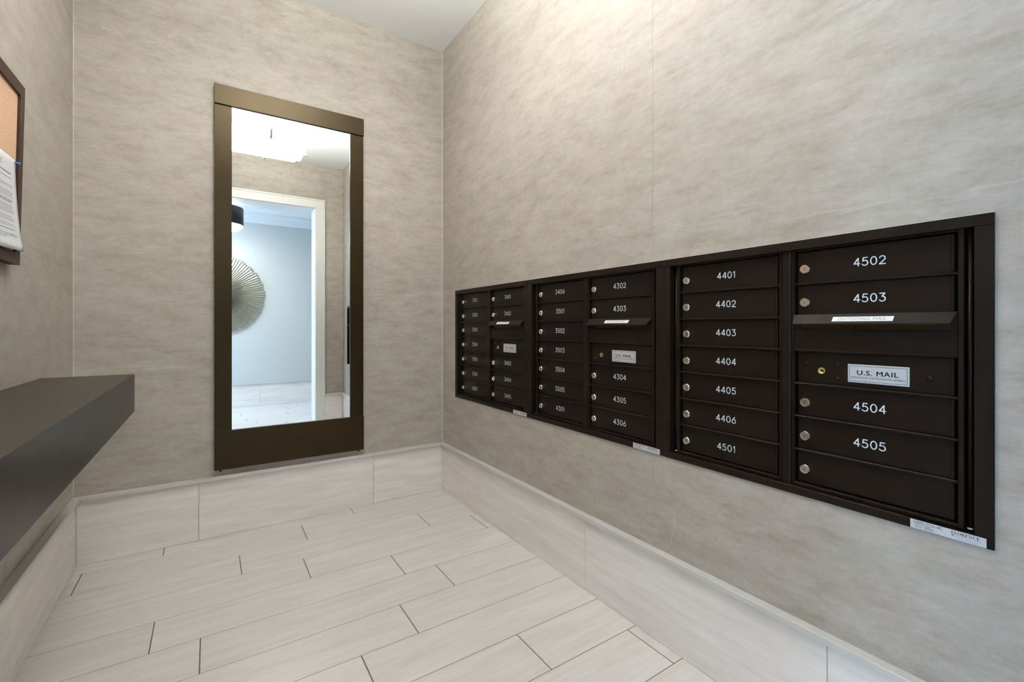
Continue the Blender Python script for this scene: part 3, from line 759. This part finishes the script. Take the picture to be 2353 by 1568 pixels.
# ------------------------------------------------------------------ suspended glass ceiling light
lx, ly, lz = .400, 1.385, 2.643
cl = thing('ceiling_light', (lx, ly, CEIL), 'square suspended glowing glass ceiling light, seen in the mirror', 'light')
def lobj(name, bm, mat): return obj(name, bm, mat, cl)
zz = lz - CEIL
bm = bmesh.new(); add_box(bm, (-.245, -.245, zz - .036), (.245, .245, zz - .028), .002); lobj('diffuser', bm, 'lampw')
bm = bmesh.new(); add_box(bm, (-.297, -.297, zz), (.297, .297, zz + .006), .0015); lobj('glass_plate', bm, 'lampg')
bm = bmesh.new(); add_box(bm, (-.280, -.280, zz + .0065), (.280, .280, zz + .0095)); lobj('added_uplight_sheet', bm, 'added_uplight')  # unseen glowing sheet, added to throw more light onto the ceiling
for s in range(4):
    a = s * PI / 2; R_ = Matrix.Rotation(a, 4, 'Z')
    bm = bmesh.new(); add_box(bm, (-.297, .291, zz + .006), (.297, .297, zz + .110)); bm.transform(R_); lobj('side_pane', bm, 'lampedge')
    bm = bmesh.new()
    add_box(bm, (-.008, .240, zz - .042), (.008, .306, zz - .037), .001); add_box(bm, (-.008, .300, zz - .042), (.008, .306, zz + .016), .001)
    bm.transform(R_); lobj('clip', bm, 'metal')
    if s in (0, 2):
        bm = bmesh.new(); add_lathe(bm, [(0, zz + .01), (.003, zz + .01), (.003, -.002), (0, -.002)], (0, .303, 0), (0, 0, 1), 10); bm.transform(R_); lobj('rod', bm, 'metal')
bm = bmesh.new(); add_lathe(bm, [(0, -.022), (.050, -.022), (.060, -.014), (.060, 0), (0, 0)], (0, 0, 0), (0, 0, 1), 24); lobj('canopy', bm, 'metal')
bm = bmesh.new(); add_lathe(bm, [(0, zz + .03), (.010, zz + .03), (.010, -.020), (0, -.020)], (0, 0, 0), (0, 0, 1), 12); lobj('stem', bm, 'metal')
for y in (-.12, .12):
    bm = bmesh.new(); add_lathe(bm, [(0, -.24), (.014, -.24), (.014, .24), (0, .24)], (0, y, zz + .055), (1, 0, 0), 14); lobj('lamp_tube', bm, 'bulb')
    bm = bmesh.new(); add_box(bm, (-.26, y - .016, zz + .030), (-.24, y + .016, zz + .075), .002); add_box(bm, (.24, y - .016, zz + .030), (.26, y + .016, zz + .075), .002); lobj('lamp_holder', bm, 'metal')

# ------------------------------------------------------------------ hall: drum light and starburst
dl = thing('drum_light', (.095, -.90, HCEIL), 'black drum ceiling light with a glowing crystal base, seen in the mirror', 'light')
def dobj(name, bm, mat): return obj(name, bm, mat, dl)
R0 = .252
bm = bmesh.new(); add_lathe(bm, [(R0, -.337), (R0 + .002, -.337), (R0 + .002, -.125), (R0, -.125), (R0 - .003, -.125), (R0 - .003, -.337), (R0, -.337)], (0, 0, 0), (0, 0, 1), 48); dobj('shade', bm, 'shade')
bm = bmesh.new(); prof = [(R0 - .006, -.335), (R0 - .006, -.343)]
for k in range(1, 8): prof.append(((R0 - .008) * math.cos(k * PI / 16), -.343 - .075 * math.sin(k * PI / 16)))
prof.append((0, -.418)); add_lathe(bm, prof, (0, 0, 0), (0, 0, 1), 40, 0, False)
for v in bm.verts: v.co.z += random.uniform(-.004, .004)
dobj('crystal_bowl', bm, 'crystal')
bm = bmesh.new(); add_lathe(bm, [(0, -.130), (R0 - .004, -.130), (R0 - .004, -.126), (0, -.126)], (0, 0, 0), (0, 0, 1), 40); dobj('top_diffuser', bm, 'drumtop')
bm = bmesh.new(); add_lathe(bm, [(0, -.13), (.012, -.13), (.012, -.02), (.065, -.016), (.065, 0), (0, 0)], (0, 0, 0), (0, 0, 1), 24); dobj('canopy', bm, 'metal')

sb = thing('starburst_wall_art', (.095, YH, 1.535), 'large round silver starburst of radiating pleats, seen in the mirror', 'wall art')
NR, RS = 92, .552
def ray_mesh(L, w):
    bm = bmesh.new(); r0 = .03; ha = math.tan(PI / NR) * w
    def V(r, s, h): return bm.verts.new((r, h, s))
    hi0, hi1 = .062, .034
    ring = [(r0, -r0 * ha, .044), (r0, 0, hi0), (r0, r0 * ha, .044)]
    rim = [(L, -L * ha, .012), (L, 0, hi1), (L, L * ha, .012)]
    a = [V(*p) for p in ring]; b = [V(*p) for p in rim]; t0 = V(L + .016, -L * ha * .5, .014); t1 = V(L + .020, L * ha * .45, .016)
    lo = [V(r0, -r0 * ha, .002), V(r0, r0 * ha, .002), V(L, -L * ha, .002), V(L, L * ha, .002)]
    bm.faces.new((a[0], a[1], b[1], b[0])); bm.faces.new((a[1], a[2], b[2], b[1]))
    bm.faces.new((b[0], b[1], t0)); bm.faces.new((b[1], b[2], t1)); bm.faces.new((b[1], t1, t0))
    bm.faces.new((lo[0], a[0], b[0], lo[2])); bm.faces.new((lo[1], lo[3], b[2], a[2]))
    bm.faces.new((lo[0], lo[2], lo[3], lo[1])); bm.faces.new((b[0], t0, t1, b[2], lo[3], lo[2]))
    return mesh('pleat', bm, 'silver')
RM = [ray_mesh(RS - .018, .98), ray_mesh(RS - .034, .98), ray_mesh(RS - .024, .98)]
for k in range(NR): link('pleat', RM[(k * 5 + k // 7) % 3], sb, (0, 0, 0), (0, k * 2 * PI / NR, 0))
bm = bmesh.new(); add_lathe(bm, [(.045, .002), (.045, .060), (.030, .072), (0, .078)], (0, 0, 0), (0, 1, 0), 24); obj('hub', bm, 'silver', sb)
